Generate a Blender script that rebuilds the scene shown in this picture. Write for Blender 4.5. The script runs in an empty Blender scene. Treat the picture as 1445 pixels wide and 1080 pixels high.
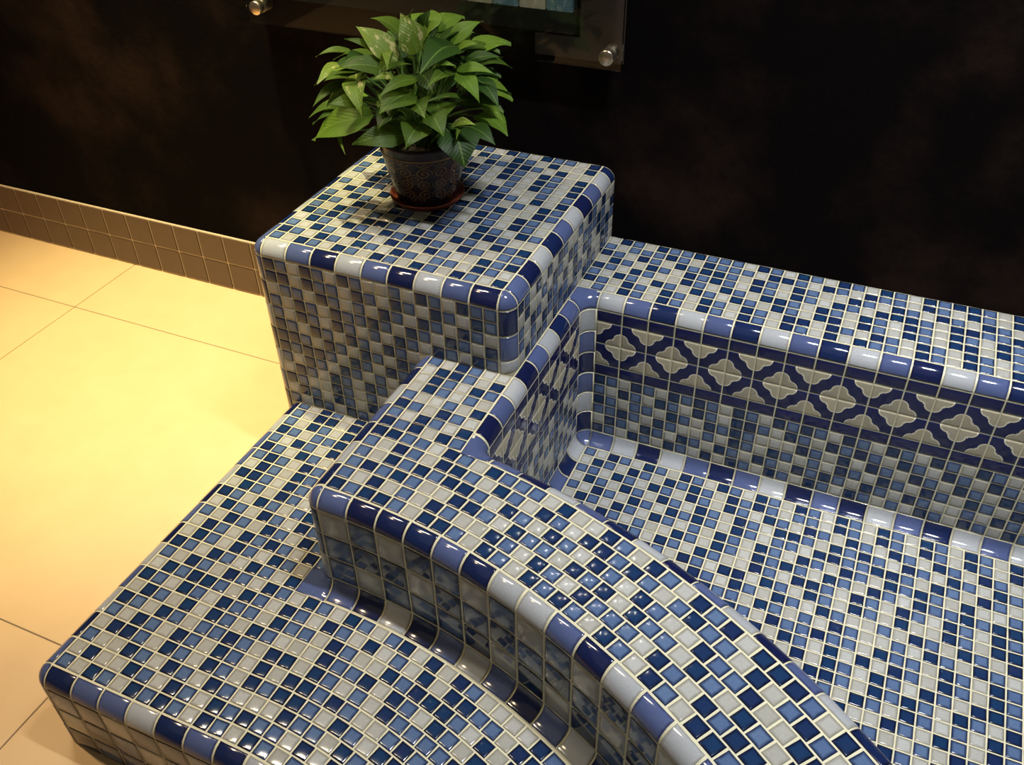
import bpy, bmesh, math, random
from mathutils import Vector, Matrix
random.seed(7)
U = 0.025                       # one mosaic module = 25 mm; all layout numbers below are in modules
sc = bpy.context.scene
col = sc.collection
R = math.radians

# ------------------------------------------------------------------ camera
CAM = Vector((39.811, -43.538, 31.775))
RX = Vector((0.91545863, 0.40198053, -0.01863209))
RY = Vector((0.23775166, -0.57764383, -0.78089804))
RZ = Vector((-0.32466852, 0.71045005, -0.62438057))
FPX = 1300.94
cd = bpy.data.cameras.new('camera'); cam = bpy.data.objects.new('camera', cd); col.objects.link(cam)
m = Matrix((RX, -RY, -RZ)).transposed().to_4x4(); m.translation = CAM * U
cam.matrix_world = m
cd.sensor_width = 36.0; cd.sensor_fit = 'HORIZONTAL'; cd.lens = FPX / 1445 * 36.0
cd.clip_start = 0.02; cd.clip_end = 50
sc.camera = cam

# ------------------------------------------------------------------ world, lamps, exposure
sc.view_settings.view_transform = 'Standard'; sc.view_settings.look = 'None'
sc.view_settings.gamma = 1.0; sc.view_settings.use_curve_mapping = False
sc.view_settings.exposure = 0.0
w = bpy.data.worlds.new('room_light'); sc.world = w; w.use_nodes = True
bg = w.node_tree.nodes['Background']; bg.inputs[0].default_value = (1.0, 0.92, 0.8, 1); bg.inputs[1].default_value = 0.055

def spot(name, loc, target, energy, color, angle, blend, radius):
    l = bpy.data.lights.new(name, 'SPOT'); l.energy = energy; l.color = color
    l.spot_size = R(angle); l.spot_blend = blend; l.shadow_soft_size = radius
    o = bpy.data.objects.new(name, l); col.objects.link(o)
    o.location = Vector(loc) * U
    o.rotation_euler = (Vector(target) - Vector(loc)).to_track_quat('-Z', 'Y').to_euler()
    return o
def area(name, loc, target, energy, color, sx, sy, spread):
    l = bpy.data.lights.new(name, 'AREA'); l.shape = 'RECTANGLE'; l.size = sx; l.size_y = sy; l.energy = energy; l.color = color
    l.spread = R(spread)
    o = bpy.data.objects.new(name, l); col.objects.link(o); o.location = Vector(loc) * U
    d = (Vector(target) - Vector(loc)).normalized(); z = -d; x = Vector((1, 0, 0)); x = (x - z * x.dot(z)).normalized(); y = z.cross(x)
    o.rotation_euler = Matrix((x, y, z)).transposed().to_euler()
    return o
spot('downlight_floor', (-17, 9, 88), (-19, 11, -21), 470, (1.0, 0.90, 0.48), 42, 1.0, 0.03)
spot('downlight_far_floor', (-38, -20, 88), (-44, -10, -21), 215, (1.0, 0.71, 0.38), 84, 1.0, 0.04)
area('track_lamp_plinth', (-24, 0, 88), (14, 0, -6), 5.2, (1.0, 0.88, 0.66), 0.55, 0.06, 80)
area('track_lamp_tub', (54, -10, 88), (46, 6, -14), 16, (0.93, 0.95, 1.0), 0.60, 0.06, 72)
area('ceiling_light_room', (10, -75, 100), (14, -20, -14), 4, (1.0, 0.82, 0.58), 4.0, 3.0, 150)
spot('led_behind_wall', (0, 62, 88), (28, -10, -6), 6, (1.0, 0.97, 0.9), 60, 0.6, 0.02)
spot('led_behind_wall_far', (12, 66, 88), (34, -10, -6), 4, (1.0, 0.97, 0.9), 60, 0.6, 0.02)

# ------------------------------------------------------------------ materials
def mat(name):
    mt = bpy.data.materials.new(name); mt.use_nodes = True
    nt = mt.node_tree; b = nt.nodes['Principled BSDF']
    return mt, nt, b
def N(nt, typ, **kw):
    n = nt.nodes.new(typ)
    for k, v in kw.items(): setattr(n, k, v)
    return n
def mth(nt, op, a, b=None, c=None, clamp=False):
    n = nt.nodes.new('ShaderNodeMath'); n.operation = op; n.use_clamp = clamp
    for i, v in enumerate((a, b, c)):
        if v is None: continue
        if isinstance(v, (int, float)): n.inputs[i].default_value = v
        else: nt.links.new(v, n.inputs[i])
    return n.outputs[0]
def mixc(nt, f, a, b):
    n = nt.nodes.new('ShaderNodeMix'); n.data_type = 'RGBA'
    if isinstance(f, (int, float)): n.inputs[0].default_value = f
    else: nt.links.new(f, n.inputs[0])
    for i, v in ((6, a), (7, b)):
        if isinstance(v, tuple): n.inputs[i].default_value = (*v[:3], 1)
        else: nt.links.new(v, n.inputs[i])
    return n.outputs[2]
def sstep(nt, v, a, b):
    n = nt.nodes.new('ShaderNodeMapRange'); n.interpolation_type = 'SMOOTHSTEP'
    nt.links.new(v, n.inputs[0]); n.inputs[1].default_value = a; n.inputs[2].default_value = b
    return n.outputs[0]
def noise(nt, vec, scale, detail=3, rough=0.5):
    n = nt.nodes.new('ShaderNodeTexNoise'); n.inputs['Scale'].default_value = scale
    n.inputs['Detail'].default_value = detail; n.inputs['Roughness'].default_value = rough
    nt.links.new(vec, n.inputs['Vector']); return n.outputs[0]
def bump(nt, b, h, strength, dist):
    n = nt.nodes.new('ShaderNodeBump'); n.inputs['Strength'].default_value = strength
    n.inputs['Distance'].default_value = dist; nt.links.new(h, n.inputs['Height'])
    nt.links.new(n.outputs[0], b.inputs['Normal'])

def tint_value(nt):
    oi = N(nt, 'ShaderNodeObjectInfo'); at = N(nt, 'ShaderNodeAttribute'); at.attribute_name = 'tint'
    s = mth(nt, 'ADD', oi.outputs['Random'], at.outputs['Fac'])
    return mth(nt, 'FRACT', s)

def glaze(name, centre, edge, other, rough=0.12, edge_w=0.24):
    """fired glaze: colour pools a little differently at the edge of each tile, tiles vary"""
    mt, nt, b = mat(name)
    uv = N(nt, 'ShaderNodeUVMap'); sp = N(nt, 'ShaderNodeSeparateXYZ'); nt.links.new(uv.outputs[0], sp.inputs[0])
    dx = mth(nt, 'MINIMUM', sp.outputs[0], mth(nt, 'SUBTRACT', 1.0, sp.outputs[0]))
    dy = mth(nt, 'MINIMUM', sp.outputs[1], mth(nt, 'SUBTRACT', 1.0, sp.outputs[1]))
    geo = N(nt, 'ShaderNodeNewGeometry')
    nz = noise(nt, geo.outputs['Position'], 170, 4, 0.6)
    d = mth(nt, 'ADD', mth(nt, 'MINIMUM', dx, dy), mth(nt, 'MULTIPLY', mth(nt, 'SUBTRACT', nz, 0.5), 0.12))
    f = sstep(nt, d, 0.03, edge_w)
    t = tint_value(nt)
    c1 = mixc(nt, mth(nt, 'MULTIPLY', t, 0.8), centre, other)
    c2 = mixc(nt, f, edge, c1)
    nz2 = noise(nt, geo.outputs['Position'], 420, 3, 0.6)
    hs = N(nt, 'ShaderNodeHueSaturation'); nt.links.new(c2, hs.inputs['Color'])
    nt.links.new(mth(nt, 'MULTIPLY_ADD', nz2, 0.35, 0.83), hs.inputs['Value'])
    nt.links.new(hs.outputs[0], b.inputs['Base Color'])
    b.inputs['Roughness'].default_value = rough
    b.inputs['IOR'].default_value = 1.55
    bump(nt, b, noise(nt, geo.outputs['Position'], 45, 2, 0.5), 0.25, 0.00025)
    return mt
LIGHT = (0.325, 0.32, 0.285); BLUE = (0.070, 0.115, 0.225); NAVY = (0.010, 0.022, 0.075)
M = {}
M['L'] = glaze('light_glaze', LIGHT, (0.27, 0.26, 0.215), (0.42, 0.43, 0.42))
M['B'] = glaze('blue_glaze', BLUE, (0.015, 0.026, 0.068), (0.095, 0.15, 0.26))
M['N'] = glaze('navy_glaze', NAVY, (0.004, 0.007, 0.026), (0.008, 0.036, 0.095))
M['TL'] = glaze('light_trim_glaze', (0.31, 0.325, 0.34), (0.28, 0.28, 0.26), (0.36, 0.375, 0.39), 0.1, 0.1)
M['TB'] = glaze('blue_trim_glaze', (0.060, 0.080, 0.18), (0.040, 0.052, 0.12), (0.078, 0.105, 0.225), 0.1, 0.1)
M['TN'] = glaze('navy_trim_glaze', (0.007, 0.010, 0.048), (0.006, 0.007, 0.030), (0.008, 0.020, 0.075), 0.1, 0.1)
M['border'] = glaze('border_glaze', (0.004, 0.006, 0.055), (0.004, 0.005, 0.03), (0.006, 0.008, 0.075), 0.1, 0.1)

def grout_mat():
    mt, nt, b = mat('cream_grout')
    g = N(nt, 'ShaderNodeNewGeometry')
    c = mixc(nt, noise(nt, g.outputs['Position'], 90, 4), (0.50, 0.475, 0.32), (0.64, 0.605, 0.42))
    nt.links.new(c, b.inputs['Base Color']); b.inputs['Roughness'].default_value = 0.5
    bump(nt, b, noise(nt, g.outputs['Position'], 900, 2), 0.3, 0.0006)
    return mt
M['grout'] = grout_mat()

def flower_mat():
    mt, nt, b = mat('quatrefoil_print')
    uv = N(nt, 'ShaderNodeUVMap'); sp = N(nt, 'ShaderNodeSeparateXYZ'); nt.links.new(uv.outputs[0], sp.inputs[0])
    x, y = sp.outputs[0], sp.outputs[1]
    def sdf(px, py):
        a, r = 0.335, 0.28
        def dist(qx, qy):
            return mth(nt, 'SQRT', mth(nt, 'ADD', mth(nt, 'POWER', qx, 2.0), mth(nt, 'POWER', qy, 2.0)))
        d1 = dist(mth(nt, 'SUBTRACT', px, a), py); d2 = dist(px, mth(nt, 'SUBTRACT', py, a))
        e = mth(nt, 'SUBTRACT', mth(nt, 'MAXIMUM', px, py), 0.335)
        return mth(nt, 'MINIMUM', mth(nt, 'SUBTRACT', mth(nt, 'MINIMUM', d1, d2), r), e)
    ox, oy = mth(nt, 'SUBTRACT', 1.0, x), mth(nt, 'SUBTRACT', 1.0, y)
    d = mth(nt, 'MINIMUM', sdf(x, y), sdf(ox, oy))
    g = N(nt, 'ShaderNodeNewGeometry')
    nz = noise(nt, g.outputs['Position'], 120, 5, 0.65)
    petal = mixc(nt, nz, (0.30, 0.28, 0.21), (0.50, 0.43, 0.28))
    petal = mixc(nt, mth(nt, 'MULTIPLY', tint_value(nt), 0.35), petal, (0.25, 0.26, 0.22))
    rim = sstep(nt, d, -0.055, -0.03)
    c = mixc(nt, rim, petal, (0.70, 0.66, 0.50))
    c = mixc(nt, sstep(nt, d, -0.008, 0.008), c, (0.006, 0.009, 0.06))
    nt.links.new(c, b.inputs['Base Color']); b.inputs['Roughness'].default_value = 0.12
    bump(nt, b, noise(nt, g.outputs['Position'], 60, 2), 0.2, 0.001)
    return mt
M['flower'] = flower_mat()

def simple(name, c1, c2, scale, rough, bstr=0.0, bdist=0.001, bscale=200):
    mt, nt, b = mat(name)
    g = N(nt, 'ShaderNodeNewGeometry')
    nt.links.new(mixc(nt, noise(nt, g.outputs['Position'], scale, 5, 0.6), c1, c2), b.inputs['Base Color'])
    b.inputs['Roughness'].default_value = rough
    if bstr: bump(nt, b, noise(nt, g.outputs['Position'], bscale, 4), bstr, bdist)
    return mt
M['floor'] = simple('sandstone_porcelain', (0.58, 0.39, 0.20), (0.66, 0.46, 0.25), 14, 0.42, 0.1, 0.0006, 250)
M['floor_joint'] = simple('floor_joint', (0.12, 0.08, 0.045), (0.16, 0.11, 0.06), 60, 0.8)
M['brown_tile'] = simple('brown_baseboard_tile', (0.075, 0.042, 0.024), (0.105, 0.062, 0.038), 30, 0.35)
M['base_grout'] = simple('baseboard_grout', (0.40, 0.31, 0.20), (0.48, 0.38, 0.26), 60, 0.7)
mt, nt, b = mat('dark_suede_wall')
g = N(nt, 'ShaderNodeNewGeometry')
n1 = sstep(nt, noise(nt, g.outputs['Position'], 3.2, 5, 0.62), 0.42, 0.75); n2 = noise(nt, g.outputs['Position'], 60, 4, 0.7)
c_ = mixc(nt, n1, (0.0022, 0.0013, 0.0012), (0.022, 0.0115, 0.008))
c_ = mixc(nt, mth(nt, 'MULTIPLY', n2, 0.5), c_, (0.0012, 0.0008, 0.0008))
nt.links.new(c_, b.inputs['Base Color']); b.inputs['Roughness'].default_value = 0.9; b.inputs['Specular IOR Level'].default_value = 0.06
bump(nt, b, n2, 0.6, 0.002)
M['wall'] = mt
M['board'] = simple('black_board', (0.0015, 0.0012, 0.001), (0.003, 0.002, 0.002), 8, 0.6)
M['painted_reflection'] = simple('painted_reflection', (0.020, 0.012, 0.008), (0.028, 0.017, 0.011), 10, 0.6)  # brown of a reflection in the glass, put into a base colour
M['terracotta'] = simple('terracotta', (0.16, 0.030, 0.014), (0.23, 0.05, 0.022), 60, 0.45)
M['soil'] = simple('soil', (0.02, 0.012, 0.008), (0.05, 0.03, 0.018), 300, 0.9, 1.0, 0.004, 300)
mt, nt, b = mat('clear_glass'); b.inputs['Transmission Weight'].default_value = 1.0
b.inputs['Roughness'].default_value = 0.02; b.inputs['IOR'].default_value = 1.45; b.inputs['Base Color'].default_value = (0.9, 0.92, 0.9, 1)
M['glass'] = mt
mt, nt, b = mat('brushed_steel'); b.inputs['Metallic'].default_value = 1.0
b.inputs['Base Color'].default_value = (0.75, 0.62, 0.45, 1); b.inputs['Roughness'].default_value = 0.28
M['steel'] = mt

# ------------------------------------------------------------------ object helpers
def link(name, me, parent=None, mw=None, **props):
    o = bpy.data.objects.new(name, me); col.objects.link(o)
    if parent is not None: o.parent = parent
    if mw is not None: o.matrix_basis = mw
    for k, v in props.items(): o[k] = v
    return o
def thing(name, loc, label, cat, **props):
    o = bpy.data.objects.new(name, None); col.objects.link(o); o.location = Vector(loc) * U
    o.empty_display_size = 0.05
    o['label'] = label; o['category'] = cat
    for k, v in props.items(): o[k] = v
    return o
def to_mesh(bm, name, mats, smooth=True):
    me = bpy.data.meshes.new(name); bmesh.ops.recalc_face_normals(bm, faces=bm.faces); bm.to_mesh(me); bm.free()
    for mm in mats: me.materials.append(mm)
    if smooth: me.polygons.foreach_set('use_smooth', [True] * len(me.polygons))
    return me
class Mesh:
    """collects world-space geometry of one part; verts relative to origin o (modules)"""
    def __init__(self): self.v = []; self.f = []; self.uv = []; self.mi = []; self.t = []
    def add(self, data, mw, mi, tint):
        v, f, uv = data; n = len(self.v)
        self.v += [mw @ p for p in v]
        for fc, u in zip(f, uv):
            self.f.append([i + n for i in fc]); self.uv += u; self.mi.append(mi); self.t += [tint] * len(fc)
    def build(self, name, mats, smooth=True):
        me = bpy.data.meshes.new(name); me.from_pydata([tuple(p) for p in self.v], [], self.f)
        uvl = me.uv_layers.new(name='UVMap'); uvl.data.foreach_set('uv', [c for u in self.uv for c in u])
        a = me.attributes.new('tint', 'FLOAT', 'CORNER'); a.data.foreach_set('value', self.t)
        for mm in mats: me.materials.append(mm)
        me.polygons.foreach_set('material_index', self.mi)
        me.polygons.foreach_set('use_smooth', [smooth] * len(me.polygons)); me.update()
        return me

# a glazed piece: parametric patch P(u,v) raised above the grout, with rounded arris and buried skirt
def piece(P, us, vs, h=0.038, sink=0.10, flip=False):
    """us, vs: interior samples 0..1 ; P returns Vector in modules. returns (verts[m], faces, uvs)"""
    e = 1e-3
    def nrm(u, v):
        a = P(min(u + e, 1), v) - P(max(u - e, 0), v); b_ = P(u, min(v + e, 1)) - P(u, max(v - e, 0))
        n = a.cross(b_)
        if n.length < 1e-12: 
            uu = min(max(u, .02), .98); vv = min(max(v, .02), .98)
            a = P(uu + e, vv) - P(uu - e, vv); b_ = P(uu, vv + e) - P(uu, vv - e); n = a.cross(b_)
        n.normalize(); return -n if flip else n
    U_ = [us[0]] + list(us) + [us[-1]]; V_ = [vs[0]] + list(vs) + [vs[-1]]
    nu, nv = len(U_), len(V_)
    verts = []; par = []
    for i in range(nu):
        for j in range(nv):
            u, v = U_[i], V_[j]
            border = i in (0, nu - 1) or j in (0, nv - 1)
            ring1 = i in (1, nu - 2) or j in (1, nv - 2)
            off = -sink if border else (h * 0.45 if ring1 else h)
            verts.append((P(u, v) + nrm(u, v) * off) * U); par.append((u, v))
    faces = []; uvs = []
    for i in range(nu - 1):
        for j in range(nv - 1):
            f = [i * nv + j, (i + 1) * nv + j, (i + 1) * nv + j + 1, i * nv + j + 1]
            if flip: f.reverse()
            faces.append(f); uvs.append([par[k] for k in f])
    return verts, faces, uvs

def samples(n, e): return [0.0, e] + [e + (1 - 2 * e) * k / n for k in range(1, n)] + [1 - e, 1.0]
def lerp(a, b, t): return a + (b - a) * t

G = 0.052    # half of the joint width, in modules
def flat_piece(la, lb, e=0.12, h=0.038):
    la2, lb2 = la / 2 - G, lb / 2 - G
    P = lambda u, v: Vector((lerp(-la2, la2, u), lerp(-lb2, lb2, v), 0))
    ea, eb = min(.3, e / la), min(.3, e / lb)
    return piece(P, [0, ea, 1 - ea, 1], [0, eb, 1 - eb, 1], h)
def bull_piece(L, h=0.038, prof=5):
    """quarter-round edge piece: a along x, top going +y, up +z ; origin on the sharp edge"""
    l2 = L / 2 - 0.06
    def P(u, v):
        v_ = lerp(0.05, 0.95, v); t = v_ * math.pi / 2
        return Vector((lerp(-l2, l2, u), 1 - math.cos(t) , -1 + math.sin(t)))
    e = min(.2, 0.07 / L)
    return piece(P, [0, e, 1 - e, 1], samples(prof, 0.06), h)
def cove_piece(L, h=0.03, prof=4, w=1.0):
    """hollow inside-corner piece: floor along +y, wall along +z ; origin on the inside corner line"""
    l2 = L / 2 - 0.06
    def P(u, v):
        v_ = lerp(0.05, 0.95, v); t = v_ * math.pi / 2
        y = 1 - math.sin(t); z = 1 - math.cos(t)
        y = y + (w - 1) * max(0, (1 - v * 3))
        return Vector((lerp(-l2, l2, u), y, z))
    e = min(.2, 0.07 / L)
    return piece(P, [0, e, 1 - e, 1], samples(prof, 0.06), h, sink=0.03, flip=True)

def frame(pos, a, b, c):
    a, b, c = (Vector(q).normalized() for q in (a, b, c))
    if a.cross(b).dot(c) < 0: a = -a
    m_ = Matrix((a, b, c)).transposed().to_4x4(); m_.translation = Vector(pos) * U
    return m_

CACHE = {}
def mesh_for(key, maker, matkey):
    k = (key, matkey)
    if k not in CACHE:
        mm = Mesh(); mm.add(maker(), Matrix.Identity(4), 0, 0.0); CACHE[k] = mm.build(key[0], [M[matkey]])
    return CACHE[k]
MAKERS = {'flat': flat_piece, 'bull': bull_piece, 'cove': cove_piece}
def put(name, key, matkey, mw, parent, **props):
    """one glazed piece as an object of its own"""
    me = mesh_for(key, lambda: MAKERS[key[0]](*key[1:]), matkey)
    return link(name, me, parent, Matrix.Translation(-origin(parent)) @ mw, **props)
def origin(p):
    v = Vector((0, 0, 0))
    while p is not None: v = v + p.location; p = p.parent
    return v
def put_unique(name, data, matkey, parent, **props):
    """a one-off piece given in room coordinates; origin moved to its middle"""
    c = sum(data[0], Vector()) / len(data[0])
    mm = Mesh(); mm.add(([p - c for p in data[0]], data[1], data[2]), Matrix.Identity(4), 0, 0.0)
    return link(name, mm.build(name, [M[matkey]]), parent, Matrix.Translation(c - origin(parent)), **props)

# mosaic bookkeeping : owner -> list of (matrix, colour, key)
MOS = {}
def mosaic(owner, mw, c, key=('flat', 1.0, 1.0)): MOS.setdefault(owner, []).append((mw, c, key))
def size_in_view(mw):
    p = mw.translation / U - CAM; z = p.dot(RZ)
    if z <= 0: return -1
    x, y = FPX * p.dot(RX) / z, FPX * p.dot(RY) / z
    n = Vector((mw[0][2], mw[1][2], mw[2][2]))
    facing = -n.dot(p.normalized())
    if facing <= 0 or abs(x) > 730 or abs(y) > 548: return -1
    return facing / z ** 2
def flush_mosaics(names, limit=300):
    for owner, lst in MOS.items():
        order = sorted(range(len(lst)), key=lambda i: -size_in_view(lst[i][0]))
        n = 0; rest = []
        for i in order:
            mw, c, key = lst[i]
            if n < limit and size_in_view(mw) > 0:
                put('mosaic_tile', key, c, mw, owner); n += 1
            else: rest.append(i)
        if rest:
            mm = Mesh(); inv = Matrix.Translation(-origin(owner))
            data = {}
            for i in rest:
                mw, c, key = lst[i]
                if key not in data: data[key] = flat_piece(*key[1:])
                mm.add(data[key], inv @ mw, 'LBN'.index(c), random.random())
            link('mosaic_tiles', mm.build('mosaic_tiles', [M['L'], M['B'], M['N']]), owner, kind='stuff')

class Pat:
    """blue mosaic mix: each course repeats light, navy, blue, started anywhere, with a slip now and then"""
    def __init__(self, slip=0.07, starts=None): self.row = {}; self.slip = slip; self.starts = starts or {}
    def pick(self, i, j):
        if j not in self.row:
            prev = self.row.get(j - 1, [0, 0])[1]
            self.row[j] = [0, self.starts.get(j, (prev + random.choice((1, 1, 2, 2, 0, 1))) % 3)]
            self.row[j][0] = self.row[j][1]
        r = self.row[j]
        if random.random() < self.slip: r[0] += random.choice((1, 2))
        c = 'LNB'[(i + r[0]) % 3]
        return c if random.random() > 0.06 else random.choice('LNB')
def jitter(mw):
    return mw @ Matrix.Rotation(random.gauss(0, 0.012), 4, 'Z') @ Matrix.Rotation(random.gauss(0, 0.007), 4, 'X') @ Matrix.Rotation(random.gauss(0, 0.007), 4, 'Y')
def grid(owner, o, a, b, n, na, nb, keep=lambda p: True):
    """mosaic grid: origin o, unit steps a and b, outward normal n"""
    o, a, b, n = Vector(o), Vector(a), Vector(b), Vector(n); pt = Pat()
    for j in range(nb):
        for i in range(na):
            c = pt.pick(i, j); p = o + a * (i + .5) + b * (j + .5)
            if keep(p): mosaic(owner, jitter(frame(p, a, b, n)), c)

Z = Vector((0, 0, 1))
SEQ = lambda s: ['T' + ch for ch in s]

# ------------------------------------------------------------------ setting: floor, wall, baseboard
def box_mesh(x0, x1, y0, y1, z0, z1, name, mats, bevel=0.0, segs=2):
    bm = bmesh.new(); bmesh.ops.create_cube(bm, size=1)
    for v in bm.verts:
        v.co = Vector((lerp(x0, x1, v.co.x + .5), lerp(y0, y1, v.co.y + .5), lerp(z0, z1, v.co.z + .5))) * U
    if bevel: bmesh.ops.bevel(bm, geom=bm.edges[:], offset=bevel * U, segments=segs, affect='EDGES')
    return to_mesh(bm, name, mats, smooth=False)
ZF = -21.0
floor = link('floor', box_mesh(-100, 125, -125, 20, ZF - 2, ZF - 0.04, 'floor', [M['floor_joint']]), kind='structure')
S = 32.35
for i in range(-2, 4):
    for j in range(0, 5):
        x0 = -2.35 + S * i - 0.0; y0 = 10.75 - 32.3 * (j + 0)
        x1 = x0 + S; y1 = y0 + 32.3
        if y0 >= 20 or x0 > 120 : continue
        y1 = min(y1, 20)
        g_ = 0.045
        link('floor_tile', box_mesh(x0 + g_, x1 - g_, y0 + g_, y1 - g_, ZF - 1.0, ZF, 'floor_tile', [M['floor']], 0.03, 1), floor)
wall = link('wall_back', box_mesh(-110, 125, 20.08, 24, ZF - 2, 34, 'wall_back', [M['wall']]), kind='structure')
base = link('baseboard_back', box_mesh(-100, 0, 19.80, 20.08, ZF, -14.62, 'baseboard_back', [M['base_grout']]), kind='structure')
base_tile = box_mesh(-1.52, 1.52, -0.24, 0.24, -1.46, 1.46, 'baseboard_tile', [M['brown_tile']], 0.05, 2)
for r_ in range(2):
    for k in range(-5, 16):
        x = -21.22 - 3.18 * k + 1.59 + (0.25 if k < 0 else 0.125 if k == 0 else 0)
        link('baseboard_tile', base_tile, base, Matrix.Translation(Vector((x, 19.95, -16.2 - 3.14 * r_)) * U) @ Matrix.Scale(1.08 if k == 0 else 1.0, 4, (1, 0, 0)))

# ------------------------------------------------------------------ tiled plinth
plinth = thing('tiled_plinth', (10, 10, ZF), 'tall square plinth of blue and grey mosaic carrying the potted plant', 'plinth')
def solid(outline, z0, z1, hole_edges, name, parent, bevel_test, r=1.0, seg=8):
    bm = bmesh.new()
    lo = [bm.verts.new(Vector((x, y, z0)) * U) for x, y in outline]; hi = [bm.verts.new(Vector((x, y, z1)) * U) for x, y in outline]
    n = len(outline)
    bm.faces.new(hi); bm.faces.new(lo[::-1])
    for i in range(n): bm.faces.new((lo[i], lo[(i + 1) % n], hi[(i + 1) % n], hi[i]))
    bmesh.ops.recalc_face_normals(bm, faces=bm.faces)
    sel = []
    for e in bm.edges:
        a, b_ = e.verts[0].co / U, e.verts[1].co / U
        if bevel_test(a, b_): sel.append(e)
    bmesh.ops.bevel(bm, geom=sel, offset=r * U, segments=seg, affect='EDGES', profile=0.5)
    bmesh.ops.translate(bm, verts=bm.verts, vec=-origin(parent))
    return link(name, to_mesh(bm, name, [M['grout']], False), parent)
def near(a, b): return abs(a - b) < 1e-3
def pl_test(a, b_):
    top = near(a.z, 0) and near(b_.z, 0)
    if top: return not (near(a.y, 20) and near(b_.y, 20))
    vert = near(a.x, b_.x) and near(a.y, b_.y)
    return vert and near(a.y, 0)
solid([(0, 0), (20, 0), (20, 20), (0, 20)], ZF, 0, None, 'body', plinth, pl_test)
grid(plinth, (1, 1, 0), (1, 0, 0), (0, 1, 0), Z, 18, 19)
grid(plinth, (1, 0, -1), (1, 0, 0), (0, 0, -1), (0, -1, 0), 18, 13, lambda p: p.x < 13 or p.z > -6)
grid(plinth, (20, 1, -1), (0, 1, 0), (0, 0, -1), (1, 0, 0), 19, 5)
grid(plinth, (0, 1, -1), (0, 1, 0), (0, 0, -1), (-1, 0, 0), 19, 20)
def edge_run(owner, seq, start, step, inward, up, z, L=2.0, name='edge_tile'):
    p = Vector(start); step = Vector(step)
    for c in seq:
        l_ = L
        if isinstance(c, tuple): c, l_ = c
        mid = p + step * (l_ / 2)
        put(name, ('bull', l_), c, frame((mid.x, mid.y, mid.z), step, inward, up), owner)
        p = p + step * l_
edge_run(plinth, SEQ('LBNLBNLBN'), (1, 0, 0), (1, 0, 0), (0, 1, 0), Z, 0)
edge_run(plinth, SEQ('BNLBNLBNL') + [('TB', 1.0)], (0, 1, 0), (0, 1, 0), (1, 0, 0), Z, 0)
edge_run(plinth, SEQ('BNLNBLNBL') + [('TN', 1.0)], (20, 1, 0), (0, 1, 0), (-1, 0, 0), Z, 0)
edge_run(plinth, SEQ('NB') + [('TL', 1.0)], (20, 0, -1), (0, 0, -1), (-1, 0, 0), (0, -1, 0), 0)
# (for upright corners 'inward' runs along one face, 'up' is the outward normal of the other)
edge_run(plinth, SEQ('BNLNLBNLBN'), (0, 0, -1), (0, 0, -1), (1, 0, 0), (0, -1, 0), 0)

def ball_corner(c, sx, sy, r=1.0, sz=1, trim=0.05):
    """rounded outside corner: octant about centre c"""
    def P(u, v):
        a = lerp(trim, 1 - trim, u) * math.pi / 2; t = lerp(trim, 0.93, v) * math.pi / 2
        return Vector((c[0] + sx * r * math.cos(t) * math.cos(a), c[1] + sy * r * math.cos(t) * math.sin(a), c[2] + sz * r * math.sin(t)))
    return piece(P, samples(4, 0.06), samples(4, 0.06), 0.045, flip=(sx * sy * sz < 0))
put_unique('corner_tile', ball_corner((1, 1, -1), -1, -1), 'TB', plinth)
put_unique('corner_tile', ball_corner((19, 1, -1), 1, -1), 'TB', plinth)

# ------------------------------------------------------------------ step
AX, AY = 14.0, -56.8            # common centre of the curved front
def arc(r, th, cx=AX): return Vector((cx + r * math.sin(th), AY + r * math.cos(th), 0))
step = thing('tiled_step', (12, -18, ZF), 'wide low mosaic step in front of the plinth, meeting the beige floor', 'step')
SX, SY, SZ = 0.85, -26.65, -14.0
TH = R(76)
def arcpts(r, a0, a1, n): return [tuple(arc(r, lerp(a0, a1, k / n)).xy) for k in range(n + 1)]
out = [(SX, 0), (SX, SY)] + arcpts(30.15, 0.0, TH, 16) + arcpts(42.3, TH, 0, 22)[:-1] + [(13, -14.5), (13, 0)]
def st_test(a, b_):
    if near(a.z, SZ) and near(b_.z, SZ):
        if near(a.x, SX) and near(b_.x, SX): return True
        ra = math.hypot(a.x - AX, a.y - AY); rb = math.hypot(b_.x - AX, b_.y - AY)
        return (abs(ra - 30.15) < .01 or (near(a.y, SY) and near(a.x, SX))) and (abs(rb - 30.15) < .01 or (near(b_.y, SY) and near(b_.x, SX)))
    return near(a.x, SX) and near(b_.x, SX) and near(a.y, SY) and near(b_.y, SY) and not near(a.z, b_.z)
solid(out, ZF, SZ, None, 'body', step, st_test)
pt = Pat(0.03, {25: 2, 24: 0, 23: 1, 22: 0, 21: 2, 20: 1, 19: 0, 18: 1}); ptc = Pat(0.3); X0 = SX + 1
for k in range(0, 26):
    yt = 0.35 - k; yb = yt - 1
    hh = 1.0
    if k == 0: yt = 0.0; hh = 0.65
    for i in range(12):
        xc = X0 + i + .5; yc = (yt + yb) / 2
        if k <= 15 and i >= 11: continue
        if yc < -13.2 and k <= 15 and i >= 10: continue
        mosaic(step, jitter(frame((xc, yc, SZ), (1, 0, 0), (0, 1, 0), Z)), pt.pick(i, k), ('flat', 1.0, hh))
    if k >= 16:
        r = 56.8 + 0.35 - k - 0.5
        n = int(r * TH / 1.005)
        for i in range(n):
            th = (i + .5) * 1.005 / r; p = arc(r, th, X0 + 12)
            mosaic(step, jitter(frame((p.x, p.y, SZ), (math.cos(th), -math.sin(th), 0), (math.sin(th), math.cos(th), 0), Z)), ptc.pick(i + 12, k))
edge_run(step, [('TN', 1.65)] + SEQ('LBBLNBNLBLNB'), (SX, 0, SZ), (0, -1, 0), (1, 0, 0), Z, 0)
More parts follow.
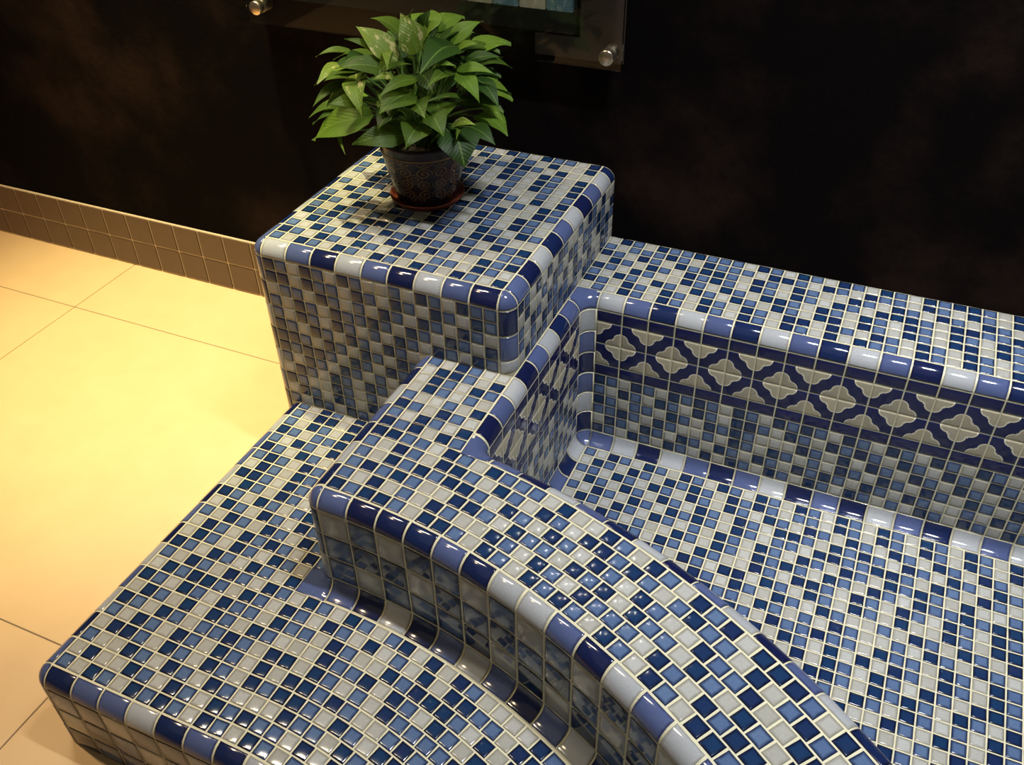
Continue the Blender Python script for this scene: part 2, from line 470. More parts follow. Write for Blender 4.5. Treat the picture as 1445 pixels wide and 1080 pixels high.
put_unique('corner_tile', ball_corner((SX + 1, SY + 1, SZ - 1), -1, -1), 'TB', step)
edge_run(step, SEQ('NBBLNB'), (SX + 1, SY, SZ), (1, 0, 0), (0, 1, 0), Z, 0)
def arc_run(owner, seq, r, th0, z, out_sign, key='bull', name='edge_tile', L=2.0, rj=None):
    rj = rj or r; th = th0
    for c in seq + seq[3:] + seq:
        if th + L / rj > TH + .02: break
        d = L / rj; tm = th + d / 2; p = arc(r * math.cos(d / 2) if out_sign < 0 else r, tm)
        nrm = Vector((math.sin(tm), math.cos(tm), 0)); tan = Vector((math.cos(tm), -math.sin(tm), 0))
        put(name, (key, L * r / rj), c, frame((p.x, p.y, z), tan, nrm * -out_sign, Z), owner)
        th += d
arc_run(step, SEQ('NLBNLBNLBNLBNL'), 30.15, -0.15 / 31, SZ, -1, rj=31.15)
# faces of the step: 2 x 2 module tiles
pf = Pat(0.5)
for r_ in range(3):
    z = SZ - 2 - 2 * r_
    for k in range(6):
        put('face_tile', ('flat', 2.0, 2.0), pf.pick(k, r_), frame((SX + 2 + 2 * k, SY, z), (1, 0, 0), (0, 0, 1), (0, -1, 0)), step)
    for k in range(20):
        th = (k + .5) * 2 / 31.15; q = arc(30.15, th)
        put('face_tile', ('flat', 1.93, 2.0), pf.pick(k + 6, r_), frame((q.x, q.y, z), (math.cos(th), -math.sin(th), 0), (0, 0, 1), (-math.sin(th), -math.cos(th), 0)), step)
    for k in range(13):
        l_ = 2.0 if k < 12 else 1.6
        y = SY + 1 + 2 * k + l_ / 2
        put('face_tile', ('flat', l_, 2.0), pf.pick(k + 30, r_), frame((SX, y, z), (0, 1, 0), (0, 0, 1), (-1, 0, 0)), step)
edge_run(step, SEQ('LNB'), (SX, SY, SZ - 1), (0, 0, -1), (1, 0, 0), (0, -1, 0), 0)

# ------------------------------------------------------------------ bath: rim wall, back ledge, basin
bath = thing('bathtub', (35, 0, ZF), 'sunken mosaic bathtub with curved front wall, patterned tile band and back ledge', 'bathtub')
ZC, ZB = -6.0, -20.0
RO, RI = 42.3, 50.3
XE = 86.0
th_in = math.asin(7.0 / RI)      # where the inner curve meets the straight arm (x = 21)
THE = R(76)
ri_y = AY + math.sqrt(RI ** 2 - 49)
out = [(13, 0), (13, AY + RO)] + arcpts(RO, 0.0, THE, 30) + arcpts(RI, THE, th_in, 30) + [(21, 11), (XE, 11), (XE, 20), (20, 20), (20, 0)]
def tub_test(a, b_):
    if near(a.z, ZC) and near(b_.z, ZC):
        if near(a.y, 20) and near(b_.y, 20): return False
        if near(a.y, 0) and near(b_.y, 0): return False
        if near(a.x, XE) and near(b_.x, XE): return False
        if near(a.x, 20) and near(b_.x, 20): return False
        ra = math.hypot(a.x - AX, a.y - AY); rb = math.hypot(b_.x - AX, b_.y - AY)
        if abs(ra - rb) > 5 and a.x > 22 and b_.x > 22 and a.y < 5 and b_.y < 5: return False
        return True
    if near(a.z, b_.z): return False
    for q in ((13, AY + RO), (21, 11), (21, ri_y)):
        if near(a.x, q[0]) and abs(a.y - q[1]) < 2e-3: return True
    return False
solid(out, ZF, ZC, None, 'body', bath, tub_test)
# basin floor
fl = arcpts(RI - .5, th_in - .02, THE, 24) + [(XE, -44), (XE, 11.2), (20.8, 11.2)]
bm = bmesh.new()
for z in (ZB - 0.9, ZB): 
    pass
lo = [bm.verts.new(Vector((x, y, ZB - 0.9)) * U) for x, y in fl]; hi = [bm.verts.new(Vector((x, y, ZB)) * U) for x, y in fl]
bm.faces.new(hi); bm.faces.new(lo[::-1])
for i in range(len(fl)): bm.faces.new((lo[i], lo[(i + 1) % len(fl)], hi[(i + 1) % len(fl)], hi[i]))
bmesh.ops.translate(bm, verts=bm.verts, vec=-origin(bath))
basin = link('basin_floor', to_mesh(bm, 'basin_floor', [M['grout']], False), bath)

# part owners carry their own mosaics
def owner_part(name, x0, x1, y0, y1, z0, z1):
    me = box_mesh(x0, x1, y0, y1, z0, z1, name, [M['grout']])
    o = link(name, me, bath, Matrix.Translation(-origin(bath)))
    return o
ledge = owner_part('back_ledge', 20.02, XE, 12.2, 19.98, ZC - 0.6, ZC + 0.004)
# top of the front wall as its own bed of grout
topo = [(14, -0.02)] + arcpts(RO + 1.0, 0.0, THE, 24) + arcpts(RI - 1.0, THE, math.asin(6 / (RI - 1)), 24) + [(20, -0.02)]
bm = bmesh.new()
lo = [bm.verts.new(Vector((x, y, ZC - 0.6)) * U) for x, y in topo]; hi = [bm.verts.new(Vector((x, y, ZC + 0.004)) * U) for x, y in topo]
bm.faces.new(hi); bm.faces.new(lo[::-1])
for i in range(len(topo)): bm.faces.new((lo[i], lo[(i + 1) % len(topo)], hi[(i + 1) % len(topo)], hi[i]))
bmesh.ops.translate(bm, verts=bm.verts, vec=-origin(bath))
rim = link('front_wall_top', to_mesh(bm, 'front_wall_top', [M['grout']], False), bath)
backw = owner_part('inner_wall_lining', 22, XE, 11 - 0.004, 11.6, ZB + 1, ZC - 1)

# mosaics on the front wall top
pt = Pat(0.25)
RT = RI - 1.0
for k in range(8):
    for i in range(6):
        x = 14 + i + .5; yb = AY + math.sqrt(RT ** 2 - (x - AX) ** 2)
        y = yb * (k + .5) / 8
        mosaic(rim, jitter(frame((x, y, ZC), (1, 0, 0), (0, 1, 0), Z)), pt.pick(i, k))
for k in range(6):
    r = RT - .5 - k
    n = int(r * THE / 1.02)
    for i in range(n):
        th = (i + .5) * 1.02 / r; p = arc(r, th)
        mosaic(rim, jitter(frame((p.x, p.y, ZC), (math.cos(th), -math.sin(th), 0), (math.sin(th), math.cos(th), 0), Z)), pt.pick(i, k + 8))
# edge tiles round the front wall
edge_run(bath, [('TB', 1.4)] + SEQ('NLBNLN'), (13, 0, ZC), (0, -1, 0), (1, 0, 0), Z, 0)
put_unique('corner_tile', ball_corner((14, AY + RO + 1, ZC - 1), -1, -1), 'TB', bath)
arc_run(bath, SEQ('BNNNBNLLBNLBLBNLNBLBN'), RO, 0.0, ZC, -1, rj=RO + 1)
edge_run(bath, SEQ('NBL'), (13, AY + RO, ZC - 1), (0, 0, -1), (1, 0, 0), (0, -1, 0), 0)
edge_run(bath, SEQ('LBN'), (21, 0, ZC), (0, -1, 0), (-1, 0, 0), Z, 0)
edge_run(bath, SEQ('NBLNB'), (21, 0, ZC), (0, 1, 0), (-1, 0, 0), Z, 0)
edge_run(bath, SEQ('LBN' * 10 + 'LB'), (22, 11, ZC), (1, 0, 0), (0, 1, 0), Z, 0)
arc_run(bath, SEQ('BNLBNLNBLNBLNLBNLBNL'), RI, math.asin(8.0 / RT), ZC, 1, rj=RT)
# the two inside corners of the rim
def rim_corner(Q, sx, sy, z):
    def P(u, v):
        a = lerp(0.02, 0.98, u) * math.pi / 2; ca, sa = math.cos(a), math.sin(a)
        if v < 0.4:
            d = lerp(1.95 / max(ca, sa), 2.0 if max(ca, sa) < .975 else 1.95, v / 0.4); zz = 0
        else:
            t = (v - 0.4) / 0.6 * math.pi / 2 * 0.96; d = 2 - math.sin(t); zz = -(1 - math.cos(t))
            if d > 1.95 / max(ca, sa): d = 1.95 / max(ca, sa)
        return Vector((Q[0] + sx * d * ca, Q[1] + sy * d * sa, z + zz))
    return piece(P, samples(6, 0.03), [0, .04, .2, .4, .52, .64, .76, .88, .96, 1], 0.045, flip=(sx * sy < 0))
put_unique('corner_tile', rim_corner((22, 10), -1, 1, ZC), 'TB', bath)
put_unique('corner_tile', rim_corner((22, -6.08), -1, -1, ZC), 'TB', bath)
# upright hollow corners
FIL = {}
def fillet(owner, mw, L, w):
    l2 = L / 2
    def P(u, v):
        t = v * math.pi / 2; y = 1 - math.sin(t)
        return Vector((lerp(-l2, l2, u), y + (w - 1) * max(0, (1 - v * 3)), 1 - math.cos(t)))
    FIL.setdefault(owner, Mesh()).add(piece(P, [0, 1], samples(4, 0.06), 0.012, sink=0.0, flip=True), Matrix.Translation(-origin(owner)) @ mw, 0, 0.0)
def cove_run(owner, seq, start, step_, b_, c_, L=2.0, w=1.0, name='cove_tile'):
    p = Vector(start); s_ = Vector(step_)
    for c in seq:
        mid = p + s_ * (L / 2)
        put(name, ('cove', L, 0.03, 4, w), c, frame(mid, s_, b_, c_), owner); fillet(owner, frame(mid, s_, b_, c_), L, w); p = p + s_ * L
cove_run(bath, SEQ('LBNBLN'), (21, 11, ZC - 1), (0, 0, -1), (1, 0, 0), (0, -1, 0))
cove_run(bath, SEQ('BLNBNL'), (21, ri_y, ZC - 1), (0, 0, -1), (1, 0, 0), (0, 1, 0))
cove_run(basin, SEQ('BLNLBNBLNBNLBNLBLNLBN' + 'LBNLBNLBLNB'), (22, 11, ZB), (1, 0, 0), (0, -1, 0), (0, 0, 1))
cove_run(basin, SEQ('LNBLNBLN'), (21, 10, ZB), (0, -1, 0), (1, 0, 0), (0, 0, 1))
def cup_corner(c, sx, sy):
    def P(u, v):
        a = lerp(.03, .97, u) * math.pi / 2; t = lerp(.05, 0.93, v) * math.pi / 2
        return Vector((c[0] + sx * math.cos(t) * math.cos(a), c[1] + sy * math.cos(t) * math.sin(a), c[2] - math.sin(t)))
    return piece(P, samples(4, .05), samples(4, .05), 0.03, sink=0.03, flip=(sx * sy > 0) is False and True)
put_unique('cove_tile', cup_corner((22, 10, ZB + 1), -1, 1), 'TB', basin)
# back and left inner faces : navy border, two courses of quatrefoil tiles, navy border, six courses of mosaic
def lining(owner, o, a, n, cols, flip0, mos_cols):
    o, a, n = Vector(o), Vector(a), Vector(n); up = Vector((0, 0, 1))
    for k in range(cols):
        c = o + a * (2 * k + 1)
        for dz in (-1.5, -6.5):
            put('border_tile', ('flat', 2.0, 1.0), 'border', frame(c + up * dz, a, up, n), owner)
        for row in range(2):
            # quarter flowers sit in two opposite corners of each tile
            ccw = (k + row + flip0) % 2
            A, B = (a, up) if ccw else (up, -a)
            if a.cross(up).dot(n) < 0: A, B = (up, a) if ccw else (a, -up)
            mw = frame(c + up * (-3 - 2 * row), A, B, n)
            put('patterned_tile', ('flat', 2.0, 2.0), 'flower', mw, owner)
    grid(owner, o + up * (-7), a, (0, 0, -1), n, mos_cols, 6)
lining(backw, (22, 11, ZC), (1, 0, 0), (0, -1, 0), 32, 0, 64)
leftw = owner_part('side_wall_lining', 20.4, 21 + 0.004, ri_y + 1, 10, ZB + 1, ZC - 1)
lining(leftw, (21, 10, ZC), (0, -1, 0), (1, 0, 0), 8, 1, 16)
# ledge and basin floor
grid(ledge, (20, 12, ZC), (1, 0, 0), (0, 1, 0), Z, 65, 8)
grid(basin, (22, 10, ZB), (1, 0, 0), (0, -1, 0), Z, 63, 54,
     lambda p: math.hypot(p.x - AX, p.y - AY) > RI + .3)
# curved outer face of the front wall, 2 x 2 module tiles
cols_ = ['LBB', 'BNL', 'LNB', 'NLB', 'BNB', 'LBN', 'BNL', 'LBN', 'BNL', 'LBN', 'NLB', 'BNL', 'LBN', 'NBL', 'BLN', 'LNB', 'NLB', 'BNL', 'LNB', 'BLN', 'NBL', 'LBN', 'BNL', 'LNB', 'BLN', 'NLB', 'BNL', 'LBN']
for k, cs in enumerate(cols_):
    th = (k + .5) * 2 / (RO + 1); q = arc(RO, th)
    for r_, c in enumerate(cs):
        put('face_tile', ('flat', 1.95, 2.0), c, frame((q.x, q.y, ZC - 2 - 2 * r_), (math.cos(th), -math.sin(th), 0), (0, 0, 1), (-math.sin(th), -math.cos(th), 0)), bath)
# left end of the front wall (towards the plinth side)
for r_ in range(3):
    for k in range(7):
        l_ = 2.0 if k < 6 else 1.4
        y = AY + RO + 1 + 2 * k + l_ / 2
        put('face_tile', ('flat', l_, 2.0), pf.pick(k + 50, r_), frame((13, y, ZC - 2 - 2 * r_), (0, 1, 0), (0, 0, 1), (-1, 0, 0)), bath)
# hollow skirting where the curved wall meets the step
th = 0.0
RC = RO + 1
for c in SEQ('BNLNBLBNBLNBLNBLNBLNBLNBLNBL'):
    d = 2 / RC; tm = th + d / 2; q = arc(RO * 1.0, tm)
    put('cove_tile', ('cove', 1.93, 0.03, 4, 1.12), c, frame((q.x, q.y, SZ), (math.cos(tm), -math.sin(tm), 0), (-math.sin(tm), -math.cos(tm), 0), Z), bath)
    fillet(bath, frame((q.x, q.y, SZ), (math.cos(tm), -math.sin(tm), 0), (-math.sin(tm), -math.cos(tm), 0), Z), 2.0, 1.12)
    th += d
def skirt_corner(Q, sx, sy, z, s=2.15):
    def P(u, v):
        a = lerp(0.02, 0.98, u) * math.pi / 2; ca, sa = math.cos(a), math.sin(a)
        lim = s / max(ca, sa)
        if v < 0.4: d = lerp(lim, 2.0, v / 0.4); zz = 0.0
        else:
            t = (v - 0.4) / 0.6 * math.pi / 2 * 0.96; d = 2 - math.sin(t); zz = 1 - math.cos(t)
        return Vector((Q[0] + sx * d * ca, Q[1] + sy * d * sa, z + zz))
    return piece(P, samples(6, 0.03), [0, .04, .2, .4, .52, .64, .76, .88, .96, 1], 0.03, sink=0.03, flip=(sx * sy < 0))
put_unique('cove_tile', skirt_corner((14, AY + RO + 1), -1, -1, SZ), 'TB', bath)


for ow, mm in FIL.items(): link('grout_fillet', mm.build('grout_fillet', [M['grout']]), ow, kind='stuff')
flush_mosaics(None)

# ------------------------------------------------------------------ potted plant
PX, PY = 8.65, 10.45
H0 = 0.06
def lathe(prof, n, name, mt, centre, base):
    bm = bmesh.new(); rings = []
    for r, z in prof:
        rings.append([bm.verts.new((Vector((centre[0] + r * math.cos(2 * math.pi * k / n), centre[1] + r * math.sin(2 * math.pi * k / n), z)) - Vector(base)) * U) for k in range(n)] if r > 0 else [bm.verts.new((Vector((centre[0], centre[1], z)) - Vector(base)) * U)])
    uvl = bm.loops.layers.uv.new('UVMap'); L = len(prof)
    for i in range(L - 1):
        a, b_ = rings[i], rings[i + 1]
        for k in range(n):
            k2 = (k + 1) % n
            if len(a) == 1 and len(b_) == 1: continue
            if len(a) == 1: f = bm.faces.new((a[0], b_[k], b_[k2])); q = [(k / n, i / L), (k / n, (i + 1) / L), ((k + 1) / n, (i + 1) / L)]
            elif len(b_) == 1: f = bm.faces.new((a[k], a[k2], b_[0])); q = [(k / n, i / L), ((k + 1) / n, i / L), (k / n, (i + 1) / L)]
            else: f = bm.faces.new((a[k], a[k2], b_[k2], b_[k])); q = [(k / n, prof[i][1] / 5), ((k + 1) / n, prof[i][1] / 5), ((k + 1) / n, prof[i + 1][1] / 5), (k / n, prof[i + 1][1] / 5)]
            for lp, u_ in zip(f.loops, q): lp[uvl].uv = u_
    me = to_mesh(bm, name, [mt]); return me
sauc = link('plant_saucer', lathe([(0, H0), (2.35, H0), (2.55, .12), (2.72, .42), (2.76, .5), (2.66, .52), (2.5, .26), (2.3, .2), (0, .2)], 48, 'plant_saucer', M['terracotta'], (PX, PY), (PX, PY, 0)),
     None, Matrix.Translation(Vector((PX, PY, 0)) * U), label='small terracotta saucer under the dark patterned plant pot', category='saucer')
plant = thing('potted_plant', (PX, PY, .2), 'bushy green pothos in a dark pot with gold scrolls, standing on the plinth', 'plant')
def pot_mat():
    mt, nt, b = mat('dark_scroll_glaze')
    uv = N(nt, 'ShaderNodeUVMap'); mp = N(nt, 'ShaderNodeMapping'); nt.links.new(uv.outputs[0], mp.inputs[0]); mp.inputs['Scale'].default_value = (14, 5.5, 1)
    sp = N(nt, 'ShaderNodeSeparateXYZ'); nt.links.new(mp.outputs[0], sp.inputs[0])
    # mirrored cells of rolled scrolls
    fx = mth(nt, 'PINGPONG', sp.outputs[0], 1.0); fy = mth(nt, 'PINGPONG', sp.outputs[1], 1.0)
    def scroll(cx, cy, k, w_):
        ax = mth(nt, 'SUBTRACT', fx, cx); ay = mth(nt, 'SUBTRACT', fy, cy)
        rr = mth(nt, 'SQRT', mth(nt, 'ADD', mth(nt, 'MULTIPLY', ax, ax), mth(nt, 'MULTIPLY', ay, ay)))
        an = mth(nt, 'ARCTAN2', ay, ax)
        ph = mth(nt, 'FRACT', mth(nt, 'ADD', mth(nt, 'MULTIPLY', rr, k), mth(nt, 'MULTIPLY', an, 0.15915)))
        line = mth(nt, 'LESS_THAN', mth(nt, 'ABSOLUTE', mth(nt, 'SUBTRACT', ph, 0.5)), w_)
        return mth(nt, 'MULTIPLY', line, mth(nt, 'LESS_THAN', rr, 0.46))
    s1 = mth(nt, 'MAXIMUM', scroll(.45, .5, 4.2, .17), scroll(1.0, .98, 4.6, .16))
    z = mth(nt, 'LESS_THAN', N(nt, 'ShaderNodeSeparateXYZ').outputs[1], 2)
    s2 = N(nt, 'ShaderNodeSeparateXYZ'); nt.links.new(uv.outputs[0], s2.inputs[0])
    body = mth(nt, 'MULTIPLY', mth(nt, 'LESS_THAN', s2.outputs[1], 0.79), mth(nt, 'GREATER_THAN', s2.outputs[1], 0.16))
    g = N(nt, 'ShaderNodeNewGeometry'); nz = noise(nt, g.outputs['Position'], 90, 3)
    gold = mixc(nt, nz, (0.10, 0.045, 0.012), (0.24, 0.13, 0.04))
    base_ = mixc(nt, noise(nt, g.outputs['Position'], 35, 3), (0.006, 0.010, 0.022), (0.030, 0.012, 0.010))
    nt.links.new(mixc(nt, mth(nt, 'MULTIPLY', s1, body), base_, gold), b.inputs['Base Color'])
    b.inputs['Roughness'].default_value = 0.2; b.inputs['Specular IOR Level'].default_value = 0.25
    return mt
pot_me = lathe([(0, .22), (2.15, .22), (2.25, .4), (2.42, 1.0), (2.66, 2.0), (2.88, 3.0), (3.04, 3.9), (3.06, 4.1), (3.10, 4.2), (3.16, 4.7), (3.22, 4.95), (3.12, 5.02), (2.98, 4.9), (2.9, 4.4), (2.9, 4.3)], 64, 'pot', pot_mat(), (PX, PY), (PX, PY, .2))
pot = link('pot', pot_me, plant)
mt, nt, b = mat('gold_line'); b.inputs['Base Color'].default_value = (0.30, 0.16, 0.05, 1); b.inputs['Roughness'].default_value = 0.3
link('gold_ring', lathe([(3.05, 4.08), (3.12, 4.1), (3.12, 4.18), (3.06, 4.2)], 64, 'gold_ring', mt, (PX, PY), (PX, PY, .2)), pot)
link('soil', lathe([(2.93, 4.3), (2, 4.42), (1, 4.5), (0, 4.5)], 32, 'soil', M['soil'], (PX, PY), (PX, PY, .2)), plant)

def leaf_mat(name, g1, g2, yel, amount):
    mt, nt, b = mat(name)
    uv = N(nt, 'ShaderNodeUVMap'); sp = N(nt, 'ShaderNodeSeparateXYZ'); nt.links.new(uv.outputs[0], sp.inputs[0])
    oi = N(nt, 'ShaderNodeObjectInfo')
    cmb = N(nt, 'ShaderNodeCombineXYZ'); nt.links.new(mth(nt, 'MULTIPLY', sp.outputs[0], 1.5), cmb.inputs[0]); nt.links.new(mth(nt, 'MULTIPLY', sp.outputs[1], 1.0), cmb.inputs[1])
    nt.links.new(mth(nt, 'MULTIPLY', oi.outputs['Random'], 40), cmb.inputs[2])
    a = mixc(nt, noise(nt, cmb.outputs[0], 2.5, 3), g1, g2)
    a = mixc(nt, mth(nt, 'MULTIPLY', oi.outputs['Random'], .35), a, (g2[0] * 1.5, g2[1] * 1.3, g2[2]))
    p = sstep(nt, noise(nt, cmb.outputs[0], 3.2, 6, 0.7), 0.64 - amount * .8, 0.74 - amount * .8)
    a = mixc(nt, mth(nt, 'MULTIPLY', p, 0.85), a, yel)
    mid = mth(nt, 'ABSOLUTE', mth(nt, 'SUBTRACT', sp.outputs[0], 0.5))
    a = mixc(nt, mth(nt, 'MULTIPLY', mth(nt, 'SUBTRACT', 1.0, sstep(nt, mid, 0.006, 0.03)), 0.45), a, (0.20, 0.34, 0.07))
    nt.links.new(a, b.inputs['Base Color']); b.inputs['Roughness'].default_value = 0.5; b.inputs['Specular IOR Level'].default_value = 0.3
    wv = mth(nt, 'SINE', mth(nt, 'ADD', mth(nt, 'MULTIPLY', sp.outputs[1], 55), mth(nt, 'MULTIPLY', mid, -60)))
    bump(nt, b, wv, 0.25, 0.0006)
    tr = N(nt, 'ShaderNodeBsdfTranslucent'); nt.links.new(a, tr.inputs[0]); ms = N(nt, 'ShaderNodeMixShader'); ms.inputs[0].default_value = 0.28
    nt.links.new(b.outputs[0], ms.inputs[1]); nt.links.new(tr.outputs[0], ms.inputs[2])
    nt.links.new(ms.outputs[0], nt.nodes['Material Output'].inputs[0])
    return mt
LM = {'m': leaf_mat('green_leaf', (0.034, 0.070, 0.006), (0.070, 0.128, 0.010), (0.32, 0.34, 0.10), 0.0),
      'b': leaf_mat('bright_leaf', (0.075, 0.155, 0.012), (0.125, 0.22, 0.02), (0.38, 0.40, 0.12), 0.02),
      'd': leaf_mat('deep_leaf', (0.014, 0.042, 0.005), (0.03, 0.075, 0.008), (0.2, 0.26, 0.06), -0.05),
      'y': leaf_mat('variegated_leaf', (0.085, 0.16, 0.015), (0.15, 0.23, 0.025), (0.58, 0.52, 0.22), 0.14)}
mt, nt, b = mat('leaf_stem'); b.inputs['Base Color'].default_value = (0.10, 0.20, 0.04, 1); b.inputs['Roughness'].default_value = 0.4; STEM = mt
SH = [(0.0, 0.0), (0.05, 0.52), (0.14, 0.86), (0.27, 1.0), (0.42, 0.93), (0.57, 0.74), (0.71, 0.50), (0.84, 0.26), (0.94, 0.09), (1.0, 0.0)]
ORG = Vector((PX, PY, .2))
def tube(pts, r, n=6):
    v = []; f = []
    for i, p in enumerate(pts):
        t = (pts[min(i + 1, len(pts) - 1)] - pts[max(i - 1, 0)]).normalized()
        a = t.cross(Vector((.3, .5, .8))).normalized(); b_ = t.cross(a)
        rr = r * (1 - 0.35 * i / len(pts))
        v += [tuple((p + (a * math.cos(2 * math.pi * k / n) + b_ * math.sin(2 * math.pi * k / n)) * rr) * U) for k in range(n)]
    for i in range(len(pts) - 1):
        for k in range(n): f.append([i * n + k, i * n + (k + 1) % n, (i + 1) * n + (k + 1) % n, (i + 1) * n + k])
    return v, f
def leaf(base_, tip, wd, kind, droop=0.12, stem=True, nrm=None):
    base_, tip = Vector(base_), Vector(tip)
    ax = tip - base_; ln = ax.length; ax.normalize()
    outw = (base_.lerp(tip, .5) - Vector((PX, PY, 6.5))).normalized()
    n = nrm or (Vector((0.33, -0.72, 0.62)) * .6 + Vector((0, 0, 1)) * .4 + outw * .35)
    n = (n - ax * n.dot(ax)).normalized(); side = ax.cross(n)
    v = []; f = []; uv = []
    fold = random.uniform(.12, .3); tw = random.uniform(-.15, .15)
    W = wd / 2 * 1.12
    for i, (s_, w_) in enumerate(SH):
        lift = math.sin(s_ * math.pi) * droop * ln - (s_ ** 3) * 0.06 * ln
        for j, q in enumerate((-1, -.55, 0, .55, 1)):
            back = (-0.07 if abs(q) > .5 and s_ < .1 else 0) * ln
            p = base_ + ax * (s_ * ln + back) + side * (q * w_ * W) + n * (lift + fold * W * w_ * abs(q) * (1.25 - abs(q) * .6) + tw * q * s_ * W)
            v.append(tuple((p - base_) * U)); uv.append((0.5 + q * w_ * .5, s_))
    for i in range(len(SH) - 1):
        for j in range(4): f.append([i * 5 + j, (i + 1) * 5 + j, (i + 1) * 5 + j + 1, i * 5 + j + 1])
    me = bpy.data.meshes.new('leaf'); me.from_pydata(v, [], f); me.materials.append(LM[kind])
    ul = me.uv_layers.new(name='UVMap')
    for lp in me.loops: ul.data[lp.index].uv = uv[lp.vertex_index]
    me.polygons.foreach_set('use_smooth', [True] * len(f)); me.update()
    o = link('leaf', me, plant, Matrix.Translation((base_ - ORG) * U))
    if stem:
        root = Vector((PX + random.uniform(-1.1, 1.1), PY + random.uniform(-1.1, 1.1), 4.45))
        ctrl = root.lerp(base_, .45) + Vector((0, 0, 1.2))
        pts = [(root * (1 - t) ** 2 + ctrl * 2 * t * (1 - t) + base_ * t * t) - base_ for t in (0, .2, .4, .6, .8, 1)]
        tv, tf = tube(pts, .085); ms = bpy.data.meshes.new('stem'); ms.from_pydata(tv, [], tf); ms.materials.append(STEM)
        ms.polygons.foreach_set('use_smooth', [True] * len(tf))
        link('stem', ms, o)
    return o
LEAVES = [
    (8.87, 7.21, 11.26, 6.31, 7.20, 13.15, 1.55, 'y'),
    (7.57, 7.59, 11.38, 5.94, 6.38, 12.56, 0.63, 'm'),
    (4.24, 9.10, 10.64, 2.53, 7.65, 10.61, 0.62, 'm'),
    (8.64, 6.61, 10.79, 6.02, 4.83, 11.24, 1.35, 'm'),
    (4.72, 8.16, 10.01, 4.22, 5.05, 9.97, 1.30, 'y'),
    (10.02, 8.20, 11.62, 9.10, 8.24, 13.89, 1.84, 'y'),
    (8.74, 9.89, 12.21, 9.52, 9.08, 14.04, 0.89, 'm'),
    (8.35, 7.63, 11.51, 9.81, 4.75, 11.70, 0.67, 'y'),
    (9.82, 9.81, 12.09, 10.54, 9.43, 13.92, 1.47, 'd'),
    (9.99, 9.17, 11.94, 11.53, 9.00, 13.54, 1.26, 'b'),
    (11.29, 10.73, 11.61, 12.97, 11.95, 12.79, 1.29, 'b'),
    (11.95, 9.86, 11.18, 13.82, 9.46, 12.25, 0.77, 'b'),
    (11.62, 10.25, 11.43, 11.78, 5.37, 11.53, 2.19, 'd'),
    (12.63, 9.98, 10.63, 14.93, 10.53, 11.15, 0.92, 'd'),
    (12.57, 9.04, 10.47, 15.09, 8.94, 10.65, 0.86, 'b'),
    (11.40, 7.78, 10.80, 13.39, 6.92, 11.61, 0.57, 'b'),
    (12.29, 8.37, 10.44, 12.39, 5.12, 10.81, 1.03, 'm'),
    (12.66, 8.83, 10.28, 14.96, 6.97, 9.42, 1.28, 'b'),
    (13.26, 8.17, 8.92, 12.30, 4.51, 10.00, 0.37, 'm'),
    (13.40, 9.87, 9.65, 15.73, 8.25, 8.73, 1.25, 'd'),
    (13.99, 9.56, 7.93, 15.99, 8.51, 7.57, 0.73, 'b'),
    (11.73, 6.21, 8.64, 13.49, 4.64, 7.88, 1.68, 'm'),
    (12.95, 7.09, 7.57, 14.93, 6.31, 8.23, 0.75, 'y'),
    (13.67, 8.28, 7.02, 15.65, 7.61, 6.48, 1.20, 'd'),
    (13.00, 7.13, 7.08, 14.30, 5.74, 5.43, 2.57, 'd'),
    (13.19, 7.39, 7.30, 14.10, 5.17, 7.58, 0.38, 'm'),
    (11.23, 5.66, 7.78, 11.42, 3.38, 7.42, 1.87, 'm'),
    (7.86, 5.12, 8.10, 2.84, 5.15, 5.78, 2.09, 'b'),
    (5.04, 7.02, 9.29, 3.70, 4.82, 8.37, 0.90, 'm'),
    (7.16, 5.47, 8.77, 5.79, 3.76, 9.21, 1.06, 'm'),
    (6.28, 6.59, 10.03, 8.55, 3.15, 9.15, 1.53, 'y'),
    (10.53, 6.65, 10.39, 9.68, 3.73, 10.32, 0.94, 'm'),
    (9.52, 6.23, 10.31, 9.07, 4.18, 11.14, 0.71, 'y'),
    (10.48, 6.05, 9.68, 9.76, 3.29, 9.32, 1.96, 'm'),
    (10.08, 5.17, 7.13, 7.80, 2.90, 7.22, 1.52, 'm'),
    (4.64, 6.80, 5.80, 6.85, 3.12, 6.38, 0.45, 'm'),
]

for bx_, by_, bz_, tx_, ty_, tz_, w_, k_ in LEAVES: leaf((bx_, by_, bz_), (tx_, ty_, tz_), w_, k_)
rl = random.Random(11)
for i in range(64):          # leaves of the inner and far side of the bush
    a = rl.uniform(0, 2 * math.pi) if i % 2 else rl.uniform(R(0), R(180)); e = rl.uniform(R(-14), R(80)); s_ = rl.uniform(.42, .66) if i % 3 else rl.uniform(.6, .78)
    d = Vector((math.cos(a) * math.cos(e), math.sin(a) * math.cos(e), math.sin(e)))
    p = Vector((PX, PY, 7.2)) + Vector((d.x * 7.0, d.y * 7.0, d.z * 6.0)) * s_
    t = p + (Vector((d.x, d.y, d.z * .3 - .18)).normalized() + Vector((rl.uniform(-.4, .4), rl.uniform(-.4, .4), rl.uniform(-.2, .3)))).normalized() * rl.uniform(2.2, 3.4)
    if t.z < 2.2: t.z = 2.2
    leaf(p, t, rl.uniform(1.5, 2.5), rl.choice('mmddb' if s_ > .6 else 'mdddd'), nrm=Vector((d.x * .5, d.y * .5, 1)))

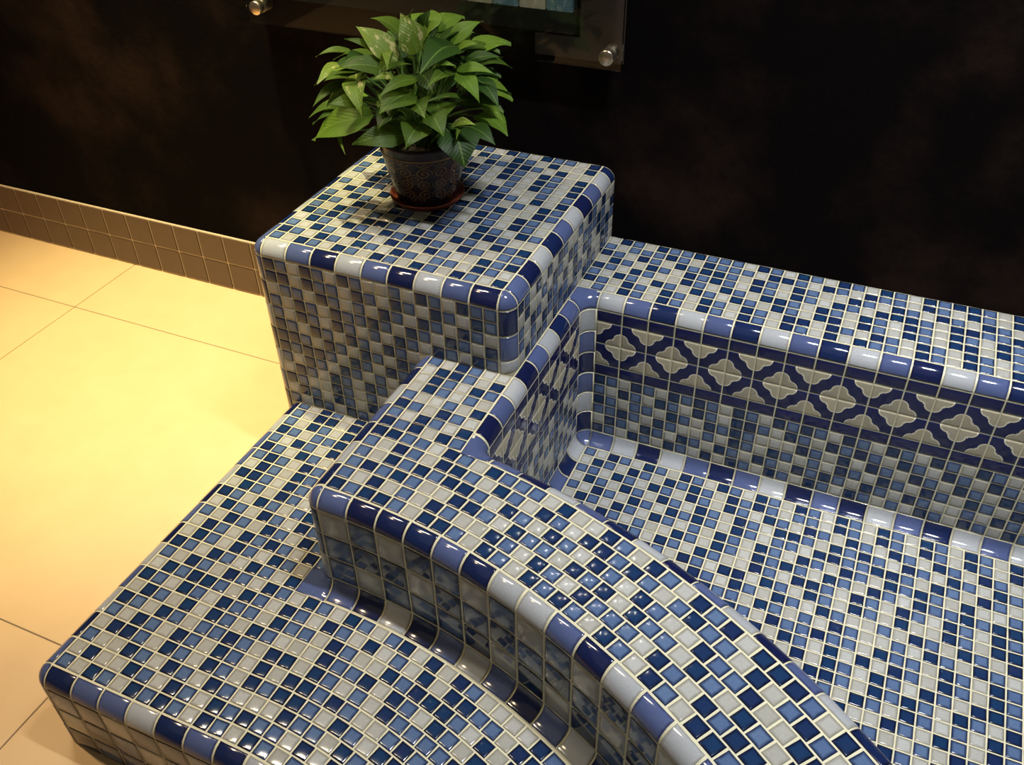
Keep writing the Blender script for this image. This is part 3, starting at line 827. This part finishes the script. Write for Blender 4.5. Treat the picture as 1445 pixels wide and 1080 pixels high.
# ------------------------------------------------------------------ glass sample panel on the wall
panel = thing('glass_wall_panel', (4.4, 20, 8), 'clear glass display panel with steel standoffs on the dark wall above the plant', 'display panel')
def pbox(name, x0, x1, y0, y1, z0, z1, mt_, bev=0.0, par=panel, **pr):
    c = Vector(((x0 + x1) / 2, (y0 + y1) / 2, (z0 + z1) / 2))
    me = box_mesh(x0 - c.x, x1 - c.x, y0 - c.y, y1 - c.y, z0 - c.z, z1 - c.z, name, [mt_], bev)
    return link(name, me, par, Matrix.Translation(c * U - origin(par)), **pr)
pbox('glass_sheet', -11.7, 20.4, 18.75, 19.05, 8.0, 30, M['glass'], 0.03)
pbox('reflection_strip', 16.9, 20.2, 19.86, 19.97, 8.15, 29.8, M['painted_reflection'])  # these two strips paint the brown reflection seen in the glass
pbox('reflection_strip', 13.4, 16.9, 19.86, 19.97, 8.15, 9.7, M['painted_reflection'])
board = pbox('backing_board', -8, 16.6, 19.7, 19.96, 9.9, 28.6, M['board'])
def stone_glass(name, c1, c2, c3):
    mt, nt, b = mat(name); g = N(nt, 'ShaderNodeNewGeometry')
    n1 = noise(nt, g.outputs['Position'], 60, 6, 0.75)
    nt.links.new(mixc(nt, sstep(nt, n1, .5, .68), mixc(nt, n1, c1, c2), c3), b.inputs['Base Color']); b.inputs['Roughness'].default_value = .15
    return mt
GB = stone_glass('blue_cloud_tile', (0.10, 0.20, 0.26), (0.22, 0.40, 0.48), (0.80, 0.82, 0.76))
GS = stone_glass('beige_cloud_tile', (0.55, 0.52, 0.38), (0.80, 0.72, 0.52), (0.88, 0.82, 0.64))
for r_ in range(3):
    for k in range(8):
        x1 = 16.46 - 2.09 * k; z0 = 11.5 + 2.09 * r_
        pbox('sample_tile', x1 - 2.0, x1, 19.4, 19.74, z0, z0 + 2.0, GB if (k + r_) % 2 == 0 else GS, 0.05, board)
for x, z in ((-10.3, 9.4), (19.45, 9.05), (-10.3, 28.4), (19.45, 28.4)):
    me = lathe([(0, 0), (.5, 0), (.55, .05), (.55, .55), (.42, .6), (.42, .75), (.55, .8), (.55, 1.9), (0, 1.9)], 24, 'standoff', M['steel'], (0, 0), (0, 0, 0))
    link('standoff', me, panel, Matrix.Translation(Vector((x, 18.1, z)) * U - origin(panel)) @ Matrix.Rotation(R(-90), 4, 'X'))
